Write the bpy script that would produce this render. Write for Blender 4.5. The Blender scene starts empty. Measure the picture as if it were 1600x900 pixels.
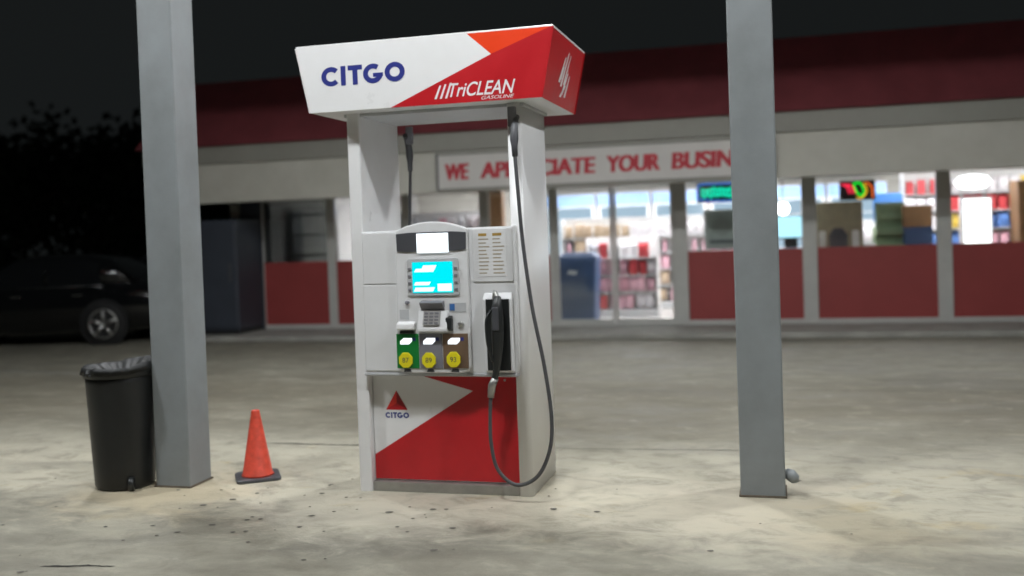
import bpy, bmesh, math, random
from mathutils import Vector, Matrix
random.seed(7)
R = math.radians
sc = bpy.context.scene
col = sc.collection

# ------------------------------------------------------------------ camera
F, PITCH, ROLL, SHY, CAMH = 1546.0, .0212, .0346, -56.0, 1.6
cam = bpy.data.cameras.new('camera')
cam.sensor_width = 36.0
cam.lens = F / 1600 * 36.0
cam.shift_y = SHY / 1600
cam.clip_end = 600
cam.dof.use_dof = True
cam.dof.focus_distance = 5.3
cam.dof.aperture_fstop = 0.9
camo = bpy.data.objects.new('camera', cam)
col.objects.link(camo)
_r, _u, _d = Vector((1, 0, 0)), Vector((0, math.sin(PITCH), math.cos(PITCH))), Vector((0, math.cos(PITCH), -math.sin(PITCH)))
_cr, _sr = math.cos(ROLL), math.sin(ROLL)
_r2, _u2 = _r * _cr - _u * _sr, _r * _sr + _u * _cr
camo.matrix_world = Matrix(((_r2.x, _u2.x, -_d.x, 0), (_r2.y, _u2.y, -_d.y, 0), (_r2.z, _u2.z, -_d.z, CAMH), (0, 0, 0, 1)))
sc.camera = camo

# ------------------------------------------------------------------ night sky
w = bpy.data.worlds.new('World')
sc.world = w
w.use_nodes = True
bg = w.node_tree.nodes['Background']
bg.inputs[0].default_value = (.85, .98, 1.0, 1)
bg.inputs[1].default_value = .0078
vs = sc.view_settings
vs.view_transform = 'Standard'
vs.look = 'None'
vs.exposure = 0.3
vs.gamma = 1.0
sc.cycles.use_denoising = True
sc.cycles.max_bounces = 8
sc.cycles.sample_clamp_indirect = 6.0
CANOPY_LIGHT = 400.0
STORE_LIGHT = 52.0

# ------------------------------------------------------------------ helpers
def tag(o, label=None, cat=None, group=None, kind=None):
    if label: o['label'] = label
    if cat: o['category'] = cat
    if group: o['group'] = group
    if kind: o['kind'] = kind
    return o

def empty(name, loc=(0, 0, 0), rz=0, label=None, cat=None, group=None, kind=None):
    o = bpy.data.objects.new(name, None)
    o.empty_display_size = .1
    col.objects.link(o)
    o.location = loc
    o.rotation_euler = (0, 0, rz)
    return tag(o, label, cat, group, kind)

class MB:
    def __init__(s):
        s.v, s.f, s.sm = [], [], []
    def add(s, vs_, fs, smooth=False):
        b = len(s.v)
        s.v += [tuple(p) for p in vs_]
        for f in fs:
            s.f.append([i + b for i in f]); s.sm.append(smooth)
        return s
    def box(s, x0, x1, y0, y1, z0, z1):
        v = [(x, y, z) for z in (z0, z1) for y in (y0, y1) for x in (x0, x1)]
        return s.add(v, [(0, 2, 3, 1), (4, 5, 7, 6), (0, 1, 5, 4), (2, 6, 7, 3), (0, 4, 6, 2), (1, 3, 7, 5)])
    def prism_y(s, poly, y0, y1):              # polygon in x,z pushed along y
        n = len(poly)
        v = [(x, y0, z) for x, z in poly] + [(x, y1, z) for x, z in poly]
        f = [tuple(range(n)), tuple(reversed(range(n, 2 * n)))]
        f += [(i, i + n, (i + 1) % n + n, (i + 1) % n) for i in range(n)]
        return s.add(v, f)
    def prism_z(s, poly, z0, z1, smooth=False):
        n = len(poly)
        v = [(x, y, z0) for x, y in poly] + [(x, y, z1) for x, y in poly]
        s.add(v, [tuple(reversed(range(n))), tuple(range(n, 2 * n))])
        return s.add(v, [(i, (i + 1) % n, (i + 1) % n + n, i + n) for i in range(n)], smooth)
    def prism_x(s, poly, x0, x1):              # polygon in y,z pushed along x
        n = len(poly)
        v = [(x0, y, z) for y, z in poly] + [(x1, y, z) for y, z in poly]
        f = [tuple(reversed(range(n))), tuple(range(n, 2 * n))]
        f += [(i, (i + 1) % n, (i + 1) % n + n, i + n) for i in range(n)]
        return s.add(v, f)
    def loft(s, rings, cap=True, smooth=True, closed=True):
        n = len(rings[0]); v = [p for r in rings for p in r]; f = []
        for k in range(len(rings) - 1):
            for i in range(n if closed else n - 1):
                j = (i + 1) % n
                f.append((k * n + i, k * n + j, (k + 1) * n + j, (k + 1) * n + i))
        s.add(v, f, smooth)
        if cap:
            s.add(rings[0], [tuple(reversed(range(n)))]); s.add(rings[-1], [tuple(range(n))])
        return s
    def lathe(s, prof, n=24, c=(0, 0, 0), axis='z', cap=True):
        rings = []
        for r, h in prof:
            ring = []
            for i in range(n):
                a = 2 * math.pi * i / n
                p = {'z': (r * math.cos(a), r * math.sin(a), h), 'y': (r * math.cos(a), h, -r * math.sin(a)), 'x': (h, r * math.cos(a), r * math.sin(a))}[axis]
                ring.append((p[0] + c[0], p[1] + c[1], p[2] + c[2]))
            rings.append(ring)
        return s.loft(rings, cap)
    def tube(s, pts, r, n=8, cap=True):
        pts = [Vector(p) for p in pts]
        rr = r if isinstance(r, (list, tuple)) else [r] * len(pts)
        rings = []; up = None
        for i, p in enumerate(pts):
            t = (pts[min(i + 1, len(pts) - 1)] - pts[max(i - 1, 0)]).normalized()
            if up is None:
                up = Vector((0, 0, 1)) if abs(t.z) < .9 else Vector((1, 0, 0))
            a = (up - t * up.dot(t)).normalized(); b = t.cross(a); up = a
            rings.append([tuple(p + (a * math.cos(2 * math.pi * k / n) + b * math.sin(2 * math.pi * k / n)) * rr[i]) for k in range(n)])
        return s.loft(rings, cap)
    def build(s, name, m, parent=None, bevel=0, seg=2, keep=None):
        me = keep or bpy.data.meshes.new(name)
        if not keep:
            me.from_pydata(s.v, [], s.f)
            me.polygons.foreach_set('use_smooth', s.sm)
            if m: me.materials.append(m)
            bm = bmesh.new(); bm.from_mesh(me)
            bmesh.ops.remove_doubles(bm, verts=bm.verts, dist=1e-6)
            bmesh.ops.recalc_face_normals(bm, faces=bm.faces)
            bm.to_mesh(me); bm.free()
        o = bpy.data.objects.new(name, me)
        col.objects.link(o)
        if parent: o.parent = parent
        if bevel:
            b = o.modifiers.new('bevel', 'BEVEL'); b.width = bevel; b.segments = seg; b.limit_method = 'ANGLE'; b.angle_limit = R(40)
        return o

def box(name, m, parent, x0, x1, y0, y1, z0, z1, bevel=0, seg=2):
    return MB().box(x0, x1, y0, y1, z0, z1).build(name, m, parent, bevel, seg)

def spline(pts, k=8):
    pts = [Vector(p) for p in pts]; out = []
    P = [pts[0]] + pts + [pts[-1]]
    for i in range(1, len(P) - 2):
        for t in range(k):
            t /= k; a, b, c, d = P[i - 1:i + 3]
            out.append(.5 * ((2 * b) + (c - a) * t + (2 * a - 5 * b + 4 * c - d) * t * t + (3 * b - a - 3 * c + d) * t ** 3))
    out.append(pts[-1])
    return out

def rrect(x0, x1, y0, y1, r, seg=4):
    if not isinstance(r, (list, tuple)): r = [r] * 4
    out = []
    for (cx, cy, a0), q in zip(((x1, y1, 0), (x0, y1, 90), (x0, y0, 180), (x1, y0, 270)), r):
        sx = -1 if cx == x1 else 1; sy = -1 if cy == y1 else 1
        for k in range(seg + 1):
            a = R(a0 + 90 * k / seg)
            out.append((cx + sx * q + q * math.cos(a), cy + sy * q + q * math.sin(a)))
    return out

def nd(nt, typ, **kw):
    n = nt.nodes.new(typ)
    for k, v in kw.items(): setattr(n, k, v)
    return n

def mat(name, c, rough=.5, metal=0, var=.12, vscale=6., bump=0, bscale=60., emit=0, emit_c=None, coat=0, dirt=0):
    m = bpy.data.materials.new(name); m.use_nodes = True
    nt = m.node_tree; p = nt.nodes['Principled BSDF']
    c = tuple(c)
    p.inputs['Base Color'].default_value = c + (1,)
    p.inputs['Roughness'].default_value = rough
    p.inputs['Metallic'].default_value = metal
    if coat: p.inputs['Coat Weight'].default_value = coat
    if emit:
        p.inputs['Emission Color'].default_value = tuple(emit_c or c) + (1,)
        p.inputs['Emission Strength'].default_value = emit
    if var or bump:
        tc = nd(nt, 'ShaderNodeTexCoord')
    if var:
        n = nd(nt, 'ShaderNodeTexNoise'); n.inputs['Scale'].default_value = vscale; n.inputs['Detail'].default_value = 6; n.inputs['Roughness'].default_value = .62
        nt.links.new(tc.outputs['Object'], n.inputs['Vector'])
        rp = nd(nt, 'ShaderNodeValToRGB')
        rp.color_ramp.elements[0].position = .3; rp.color_ramp.elements[1].position = .7
        d = 1 - var
        rp.color_ramp.elements[0].color = (c[0] * d * (1 - dirt), c[1] * d * (1 - dirt * 1.1), c[2] * d * (1 - dirt * 1.4), 1)
        k = 1 + var * .5
        rp.color_ramp.elements[1].color = (min(1, c[0] * k), min(1, c[1] * k), min(1, c[2] * k), 1)
        nt.links.new(n.outputs['Fac'], rp.inputs['Fac']); nt.links.new(rp.outputs['Color'], p.inputs['Base Color'])
        mr = nd(nt, 'ShaderNodeMapRange'); mr.inputs['To Min'].default_value = max(.02, rough - .1); mr.inputs['To Max'].default_value = min(1, rough + .12)
        nt.links.new(n.outputs['Fac'], mr.inputs['Value']); nt.links.new(mr.outputs['Result'], p.inputs['Roughness'])
    if bump:
        n2 = nd(nt, 'ShaderNodeTexNoise'); n2.inputs['Scale'].default_value = bscale; n2.inputs['Detail'].default_value = 5
        nt.links.new(tc.outputs['Object'], n2.inputs['Vector'])
        b = nd(nt, 'ShaderNodeBump'); b.inputs['Strength'].default_value = bump; b.inputs['Distance'].default_value = .01
        nt.links.new(n2.outputs['Fac'], b.inputs['Height']); nt.links.new(b.outputs['Normal'], p.inputs['Normal'])
    return m

def glow(name, c, s):
    m = bpy.data.materials.new(name); m.use_nodes = True
    nt = m.node_tree; nt.nodes.remove(nt.nodes['Principled BSDF'])
    e = nd(nt, 'ShaderNodeEmission'); e.inputs[0].default_value = tuple(c) + (1,); e.inputs[1].default_value = s
    nt.links.new(e.outputs[0], nt.nodes['Material Output'].inputs[0])
    return m

def glass_mat(name, tint=(.92, .95, .94), refl=.10):
    m = bpy.data.materials.new(name); m.use_nodes = True
    nt = m.node_tree; nt.nodes.remove(nt.nodes['Principled BSDF'])
    t = nd(nt, 'ShaderNodeBsdfTransparent'); t.inputs[0].default_value = tuple(tint) + (1,)
    g = nd(nt, 'ShaderNodeBsdfGlossy'); g.inputs['Roughness'].default_value = .06
    fr = nd(nt, 'ShaderNodeFresnel'); fr.inputs[0].default_value = 1.5
    mx = nd(nt, 'ShaderNodeMath', operation='ADD'); mx.inputs[1].default_value = refl - .04
    nt.links.new(fr.outputs[0], mx.inputs[0])
    mix = nd(nt, 'ShaderNodeMixShader')
    nt.links.new(mx.outputs[0], mix.inputs[0]); nt.links.new(t.outputs[0], mix.inputs[1]); nt.links.new(g.outputs[0], mix.inputs[2])
    nt.links.new(mix.outputs[0], nt.nodes['Material Output'].inputs[0])
    return m

M = dict(
    white=mat('white paint', (.80, .80, .80), .3, var=.02, vscale=3, dirt=.03),
    pwhite=mat('white plastic', (.74, .745, .75), .38, var=.03, vscale=5, dirt=.03),
    pgrey=mat('light grey plastic', (.5, .51, .52), .45, var=.08),
    red=mat('red vinyl', (.50, .012, .018), .33, var=.12, vscale=4),
    orange=mat('orange red vinyl', (.80, .055, .012), .3, var=.05),
    navy=mat('navy lettering', (.025, .035, .22), .4, var=0),
    letter=mat('white lettering', (.78, .76, .76), .4, var=.05),
    darkred=mat('dark red facet', (.28, .008, .012), .4, var=0),
    midred=mat('bright red facet', (.72, .03, .02), .4, var=0),
    steel=mat('dull steel', (.42, .42, .40), .42, .85, var=.15, vscale=14),
    hose=mat('greyed hose rubber', (.075, .076, .08), .5, var=.15),
    rubber=mat('black rubber', (.022, .023, .026), .45, var=.2),
    black=mat('black plastic', (.018, .02, .02), .35, var=.2),
    dgrey=mat('dark grey plastic', (.07, .072, .08), .4, var=.1),
    mgrey=mat('mid grey plastic', (.2, .2, .22), .45, var=.1),
    green=mat('green grade panel', (.006, .20, .035), .35, var=.06),
    greyp=mat('grey grade panel', (.20, .20, .23), .35, var=.06),
    brown=mat('brown grade panel', (.17, .11, .07), .35, var=.06),
    yellow=mat('yellow button', (.78, .68, .015), .35, var=.05),
    blue=mat('blue sticker', (.05, .16, .42), .4, var=.1),
    column=mat('grey column paint', (.255, .278, .288), .45, var=.09, vscale=3, bump=.08, bscale=90, dirt=.08),
    rust=mat('rusty grimy steel', (.13, .105, .075), .8, var=.4, vscale=12, bump=.3),
    cone=mat('faded orange plastic', (.72, .075, .038), .5, var=.2, vscale=18, dirt=.15),
    cream=mat('cream painted metal', (.53, .52, .46), .55, var=.07, vscale=1.6, dirt=.08),
    gutter=mat('grey beige metal', (.28, .275, .24), .5, var=.08, vscale=2),
    roof=mat('dark red roof', (.185, .040, .046), .55, var=.22, vscale=2.5, bump=.12, bscale=25),
    redpanel=mat('red painted panel', (.30, .048, .045), .5, var=.1, vscale=2),
    frame=mat('greyed aluminium frame', (.5, .5, .47), .45, var=.08, vscale=4),
    wall=mat('pale block wall', (.45, .44, .4), .8, var=.1),
    soffit=mat('soffit board', (.5, .49, .45), .7, var=.06),
    walk=mat('walkway concrete', (.34, .335, .30), .85, var=.25, vscale=2.2, bump=.2, bscale=50),
    tile=mat('pale floor tile', (.55, .52, .5), .3, var=.08, vscale=2),
    ceil=mat('white ceiling tile', (.7, .69, .7), .9, var=.05),
    cabinet=mat('dark blue grey metal', (.042, .050, .066), .5, var=.15, vscale=3),
    binblue=mat('dark blue plastic', (.045, .085, .19), .5, var=.12, vscale=4),
    brownwood=mat('brown board', (.30, .16, .07), .6, var=.2),
    olive=mat('olive brown board', (.26, .23, .15), .7, var=.2),
    glass=glass_mat('clear glass'),
    tint=glass_mat('tinted glass', (.45, .48, .46), .24),
    lens=glow('canopy lamp lens', (.94, .975, 1.0), CANOPY_LIGHT),
    tubelight=glow('store ceiling lamp', (1, .96, 1), STORE_LIGHT),
    lcd=glow('white backlit display', (.86, .95, 1), 1.6),
    lcd2=glow('white price window', (.9, .95, 1), 1.25),
    screen=glow('cyan screen', (.0, .72, .80), 1.0),
    screenw=glow('white screen area', (.78, .98, 1), 1.1),
)

# ------------------------------------------------------------------ ground
PX, PY, YAW = -1.0072, 6.1958, .2637            # pump island frame: u to the right, v away from the street
SYW, SOY = .2476, 15.7207                        # store frame
cyw, syw = math.cos(YAW), math.sin(YAW)
def PW(u, v, z=0): return (PX + u * cyw + v * syw, PY - u * syw + v * cyw, z)
cs_, ss_ = math.cos(SYW), math.sin(SYW)
def SW(u, y, z=0): return (u * cs_ + y * ss_, SOY - u * ss_ + y * cs_, z)

def ground_mat():
    m = bpy.data.materials.new('stained concrete'); m.use_nodes = True
    nt = m.node_tree; p = nt.nodes['Principled BSDF']; L = nt.links.new
    g = nd(nt, 'ShaderNodeNewGeometry')
    mp = nd(nt, 'ShaderNodeMapping', vector_type='TEXTURE')
    mp.inputs['Location'].default_value = (PX, PY, 0); mp.inputs['Rotation'].default_value = (0, 0, -YAW)
    L(g.outputs['Position'], mp.inputs['Vector'])     # now x = along island, y = away
    def noise(scale, detail=6, rough=.6, sx=1, sy=1, dist=0):
        q = nd(nt, 'ShaderNodeMapping'); q.inputs['Scale'].default_value = (sx, sy, 1)
        L(mp.outputs[0], q.inputs['Vector'])
        n = nd(nt, 'ShaderNodeTexNoise'); n.inputs['Scale'].default_value = scale; n.inputs['Detail'].default_value = detail
        n.inputs['Roughness'].default_value = rough; n.inputs['Distortion'].default_value = dist
        L(q.outputs[0], n.inputs['Vector']); return n.outputs['Fac']
    def ramp(x, a, b, lo=0., hi=1.):
        r = nd(nt, 'ShaderNodeMapRange', interpolation_type='SMOOTHSTEP')
        r.inputs['From Min'].default_value = a; r.inputs['From Max'].default_value = b
        r.inputs['To Min'].default_value = lo; r.inputs['To Max'].default_value = hi
        L(x, r.inputs['Value']); return r.outputs['Result']
    def math_(op, a, b):
        n = nd(nt, 'ShaderNodeMath', operation=op)
        for i, q in enumerate((a, b)):
            if isinstance(q, (int, float)): n.inputs[i].default_value = q
            else: L(q, n.inputs[i])
        return n.outputs[0]
    def mixc(f, a, b):
        n = nd(nt, 'ShaderNodeMix', data_type='RGBA')
        if isinstance(f, (int, float)): n.inputs[0].default_value = f
        else: L(f, n.inputs[0])
        for i, q in ((6, a), (7, b)):
            if isinstance(q, tuple): n.inputs[i].default_value = q + (1,)
            else: L(q, n.inputs[i])
        return n.outputs[2]
    big = noise(.55, 5, .55, .6, 1.3, .4); mid = noise(1.9, 7, .62, .55, 1.4, .6); fine = noise(9, 8, .7); grit = noise(70, 4, .7)
    sep = nd(nt, 'ShaderNodeSeparateXYZ'); L(mp.outputs[0], sep.inputs[0])
    v = sep.outputs['Y']
    vd = math_('ADD', v, math_('MULTIPLY', math_('SUBTRACT', mid, .5), 1.9))
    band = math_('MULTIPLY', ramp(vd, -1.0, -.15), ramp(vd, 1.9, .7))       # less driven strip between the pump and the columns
    lane = math_('MULTIPLY', ramp(vd, 1.2, 2.2), ramp(vd, 5.5, 3.6))      # oil-darkened lane behind the pump
    c = mixc(ramp(mid, .32, .68), (.205, .192, .150), (.32, .303, .240))
    c = mixc(math_('MULTIPLY', lane, ramp(big, .3, .62, .35, .95)), c, (.165, .146, .105))
    c = mixc(math_('MULTIPLY', ramp(big, .54, .66), .75), c, (.165, .155, .125))
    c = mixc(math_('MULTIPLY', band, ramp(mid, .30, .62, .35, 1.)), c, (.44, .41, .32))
    c = mixc(math_('MULTIPLY', ramp(fine, .55, .75), .35), c, (.15, .14, .115))
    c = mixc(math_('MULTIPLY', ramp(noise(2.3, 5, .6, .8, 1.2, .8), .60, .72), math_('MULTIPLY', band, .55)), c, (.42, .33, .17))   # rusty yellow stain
    c = mixc(math_('MULTIPLY', ramp(grit, .5, .8), .25), c, (.42, .40, .34))
    mot = noise(4.6, 7, .70, .85, 1.2, .5)
    c = mixc(math_('MULTIPLY', ramp(mot, .46, .68), .48), c, (.155, .143, .108))
    c = mixc(math_('MULTIPLY', ramp(mot, .48, .30), .35), c, (.43, .405, .315))
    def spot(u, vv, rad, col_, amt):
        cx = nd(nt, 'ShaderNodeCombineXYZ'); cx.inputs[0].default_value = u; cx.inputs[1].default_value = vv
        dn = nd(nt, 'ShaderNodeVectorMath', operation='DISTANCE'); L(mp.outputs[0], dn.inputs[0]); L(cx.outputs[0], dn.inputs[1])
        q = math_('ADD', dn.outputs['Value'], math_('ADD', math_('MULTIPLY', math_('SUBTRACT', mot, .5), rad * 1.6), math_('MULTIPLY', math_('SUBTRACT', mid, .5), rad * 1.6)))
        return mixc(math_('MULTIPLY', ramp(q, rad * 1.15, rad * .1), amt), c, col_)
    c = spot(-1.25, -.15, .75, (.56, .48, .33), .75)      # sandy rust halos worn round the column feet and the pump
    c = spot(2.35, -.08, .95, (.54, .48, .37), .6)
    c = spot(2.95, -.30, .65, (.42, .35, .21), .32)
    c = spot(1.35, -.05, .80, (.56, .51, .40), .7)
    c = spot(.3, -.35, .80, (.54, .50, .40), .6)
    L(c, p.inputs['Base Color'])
    L(ramp(mid, .3, .7, .55, .9), p.inputs['Roughness'])
    b = nd(nt, 'ShaderNodeBump'); b.inputs['Strength'].default_value = .35; b.inputs['Distance'].default_value = .012
    L(math_('ADD', grit, math_('MULTIPLY', fine, 1.5)), b.inputs['Height']); L(b.outputs[0], p.inputs['Normal'])
    return m
gm = MB()
gm.add([(-150, -60, 0), (150, -60, 0), (150, 240, 0), (-150, 240, 0)], [(0, 1, 2, 3)])
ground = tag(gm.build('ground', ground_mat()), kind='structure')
M['crack'] = mat('crack shadow grit', (.035, .033, .028), .9, var=.2)
M['gum'] = mat('flattened gum', (.16, .15, .125), .8, var=.3, vscale=3)
def crack(p0, p1, wd, n, wob, m='crack', z=.003, name='crack'):
    a, b = Vector(p0), Vector(p1); t = (b - a).normalized(); s = Vector((-t.y, t.x, 0)); L_, R_ = [], []
    off = 0
    for i in range(n + 1):
        off += random.uniform(-1, 1) * wob; off *= .8
        c = a.lerp(b, i / n) + s * off; q = wd * (random.uniform(.35, 1) if 0 < i < n else .1)
        L_.append(c + s * q); R_.append(c - s * q)
    mb = MB(); v = [(p.x, p.y, z) for p in L_] + [(p.x, p.y, z) for p in R_]
    mb.add(v, [(i, i + n + 1, i + n + 2, i + 1) for i in range(n)])
    return mb.build(name, M[m], ground)
crack((-2.1, 7.79, 0), (-1.15, 7.53, 0), .014, 26, .008)
crack((-2.42, 4.93, 0), (-2.03, 4.89, 0), .012, 18, .01)
crack((-1.3, 7.56, 0), (1.9, 6.85, 0), .006, 50, .008)
crack((1.9, 9.6, 0), (5.0, 8.6, 0), .009, 40, .012)
crack((-7.2, 13.1, 0), (-5.3, 12.28, 0), .05, 26, .02, 'walk', .003, 'filled_joint')
gs = MB()
for k in range(95):
    if k < 60: u, v = random.gauss(.05, .75), random.gauss(-.35, .38)
    else: u, v = random.uniform(-2.5, 3.6), random.uniform(-2.1, .9)
    if -.05 < u < 1.2 and -.05 < v < .75: continue
    c = PW(u, v); r = random.choice((.006, .008, .011, .015)) * random.uniform(.7, 1.3)
    n = 8; a0 = random.random() * 6
    ring = [(c[0] + r * random.uniform(.75, 1.25) * math.cos(a0 + i * .785) * 1.3, c[1] + r * random.uniform(.75, 1.2) * math.sin(a0 + i * .785), .004) for i in range(n)]
    gs.add(ring + [(p[0] * .5 + c[0] * .5, p[1] * .5 + c[1] * .5, .006) for p in ring], [(i, (i + 1) % n, (i + 1) % n + n, i + n) for i in range(n)] + [tuple(range(n, 2 * n))])
tag(gs.build('gum_spot', M['gum']), 'dark flattened gum spots scattered on the concrete around the pump', 'gum', kind='stuff')

# ------------------------------------------------------------------ text
def text_mesh(s, height=None, width=None, bold=0., shear=0., ext=.002):
    cu = bpy.data.curves.new('txt', 'FONT'); cu.body = s; cu.size = 1; cu.offset = bold; cu.shear = shear; cu.extrude = 0
    o = bpy.data.objects.new('txt', cu); col.objects.link(o)
    me = bpy.data.meshes.new_from_object(o.evaluated_get(bpy.context.evaluated_depsgraph_get()))
    bpy.data.objects.remove(o); bpy.data.curves.remove(cu)
    V = [v.co.copy() for v in me.vertices]; Fs = [tuple(p.vertices) for p in me.polygons]
    bpy.data.meshes.remove(me)
    x0, x1 = min(v.x for v in V), max(v.x for v in V); y0, y1 = min(v.y for v in V), max(v.y for v in V)
    sx = width / (x1 - x0) if width else None; sy = height / (y1 - y0) if height else None
    sx = sx or sy; sy = sy or sx
    return [((v.x - x0) * sx, (v.y - y0) * sy) for v in V], Fs
def text_obj(name, s, m, parent, x, y, z, slope=0., **kw):     # faces -y, lower-left corner at x,z
    V, Fs = text_mesh(s, **kw)
    mb = MB(); mb.add([(x + a, y, z + b + a * slope) for a, b in V], Fs)
    return mb.build(name, m, parent)
def stroke(pts, wd, closed=False):                            # flat ribbon along a 2D path -> verts, faces
    n = len(pts); L_, R_ = [], []
    for i in range(n):
        a = Vector(pts[(i - 1) % n] if closed or i else pts[0]); b = Vector(pts[(i + 1) % n] if closed or i < n - 1 else pts[-1])
        t = (b - a).normalized(); s = Vector((-t.y, t.x)) * wd / 2; p = Vector(pts[i])
        L_.append(tuple(p + s)); R_.append(tuple(p - s))
    v = L_ + R_; f = [(i, i + n, (i + 1) % n + n, (i + 1) % n) for i in range(n if closed else n - 1)]
    return v, f
def citgo(name, m, parent, x, y, z, h, wtot):
    wd = .25; arc = lambda cx, a0, a1, k=18, r=.5 - wd / 2: [(cx + r * math.cos(R(a0 + (a1 - a0) * i / k)), .5 + r * math.sin(R(a0 + (a1 - a0) * i / k))) for i in range(k + 1)]
    parts = [stroke(arc(.5, 42, 318), wd), stroke([(1.12, 0), (1.12, 1)], wd), stroke([(1.36, 1 - wd / 2), (2.08, 1 - wd / 2)], wd),
             stroke([(1.72, 0), (1.72, 1 - wd)], wd), stroke(arc(2.62, 52, 350), wd), stroke([(2.62, .42), (3.12, .42)], wd * .8), stroke(arc(3.7, 0, 360)[:-1], wd, True)]
    mb = MB(); sx = wtot / 4.2; off = 0
    for v, f in parts:
        mb.add([(x + a * sx, y - off, z + b * h) for a, b in v], f); off += .00012
    return mb.build(name, m, parent)

# ------------------------------------------------------------------ fuel dispenser
W, D = 1.121, .66
pump = empty('fuel_dispenser', (PX, PY, 0), -YAW, 'white and red fuel dispenser with topper sign, screen, grade buttons and looped hose', 'fuel pump')
MB().prism_z(rrect(0, .084, 0, D, .012), 0, 2.375).build('pillar', M['white'], pump)
MB().prism_z(rrect(W - .082, W, 0, D, [.03, .012, .012, .035], 6), 0, 2.375, True).build('pillar', M['white'], pump)
box('base', M['steel'], pump, .086, W - .084, .012, D - .012, 0, .062, .004)
box('lower_cabinet', M['white'], pump, .086, W - .084, .073, D - .073, .063, .76)
def lower_panel(parent):
    lp = MB().prism_y([(.088, .066), (W - .086, .066), (W - .086, .742), (.088, .742)], .055, .072).build('lower_panel', M['white'], parent, .003)
    MB().prism_y([(.09, .07), (W - .088, .07), (W - .088, .738), (.36, .738), (.751, .629), (.09, .222)], .0525, .0545).build('red_graphic', M['red'], lp)
    a, b, c = (.173, .506), (.318, .506), (.247, .628)
    mid = (.247, .548)
    for nm, tri, mm in (('logo_facet', (a, mid, c), 'midred'), ('logo_facet', (b, c, mid), 'darkred'), ('logo_facet', (a, b, mid), 'red')):
        MB().add([(x, .0535, z) for x, z in tri], [(0, 1, 2)]).build(nm, M[mm], lp)
    citgo('logo_lettering', M['navy'], lp, .168, .0535, .454, .036, .158)
    box('lock', M['steel'], lp, .95, .962, .047, .055, .69, .702)
    return lp
lower_panel(pump)
# dispenser head
hd = MB().prism_y([(.084, .748), (1.062, .744), (1.075, .80), (1.078, 1.64), (1.05, 1.632), (.80, 1.63), (.34, 1.63), (.092, 1.628)], -.045, D + .045).build('head', M['pwhite'], pump, .012, 3)
MB().prism_y([(.082, .735), (1.068, .730), (1.068, .752), (.082, .755)], -.052, D + .052).build('head_lip', M['pgrey'], pump, .006)
# left flat cover with seam
box('side_cover', M['pwhite'], pump, .100, .325, -.052, -.044, 1.302, 1.618, .004)
box('side_cover', M['pwhite'], pump, .096, .322, -.052, -.044, .765, 1.296, .004)
box('side_cover', M['pwhite'], pump, .812, 1.062, -.052, -.044, 1.302, 1.622, .004)
# central console with arched crown
arch = [(.335 + .455 * i / 16, 1.625 + .05 * math.sin(math.pi * i / 16) ** .8) for i in range(17)]
con = MB().prism_y([(.315, .80), (.335, .77), (.40, .757), (.72, .757), (.77, .77), (.79, .80)] + list(reversed(arch)), -.085, -.046).build('console', M['pwhite'], pump, .010, 3)
br = MB().prism_y([(.342, 1.50), (.40, 1.494), (.72, 1.494), (.783, 1.503), (.786, 1.605), (.70, 1.612), (.42, 1.612), (.339, 1.606)], -.0915, -.0855).build('display_brow', M['dgrey'], con, .002)
box('price_display', M['lcd'], br, .474, .674, -.0955, -.0918, 1.488, 1.604)
bz = MB().prism_y(rrect(.405, .735, 1.228, 1.453, .018), -.095, -.0856).build('screen_bezel', M['pgrey'], con, .003)
scr = box('screen', M['screen'], bz, .440, .697, -.0985, -.0952, 1.246, 1.432)
for (x0, x1, z0, z1, sh) in ((.452, .575, 1.372, 1.392, .012), (.50, .585, 1.388, 1.412, .012), (.448, .545, 1.292, 1.312, .012), (.446, .57, 1.254, 1.279, .012), (.60, .69, 1.255, 1.30, .0)):
    MB().add([(x0, -.0989, z0), (x1, -.0989, z0), (x1 + sh, -.0989, z1), (x0 + sh, -.0989, z1)], [(0, 1, 2, 3)]).build('screen_text', M['screenw'], scr)
for ux in (.421, .716):
    for k in range(4):
        box('soft_key', M['mgrey'], con, ux - .010, ux + .010, -.101, -.0952, 1.258 + k * .042, 1.272 + k * .042, .002)
# keypad with hood
kh = MB()
kh.prism_x([(-.088, 1.20), (-.128, 1.19), (-.128, 1.182), (-.088, 1.135)], .487, .635)
kh.build('keypad_hood', M['mgrey'], con, .003)
kp = MB().prism_x([(-.0855, 1.138), (-.0855, 1.012), (-.135, 1.012), (-.135, 1.030), (-.10, 1.138)], .472, .660).build('keypad_shelf', M['pwhite'], con, .006)
pad = MB().prism_x([(-.102, 1.135), (-.134, 1.052), (-.138, 1.054), (-.106, 1.137)], .508, .616).build('keypad', M['steel'], con)
for i in range(4):
    for j in range(3):
        zz = 1.066 + i * .019; yy = -.1375 + (zz - 1.054) * .385
        box('key', M['mgrey'], pad, .516 + j * .033, .540 + j * .033, yy - .005, yy + .004, zz - .006, zz + .006)
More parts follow.
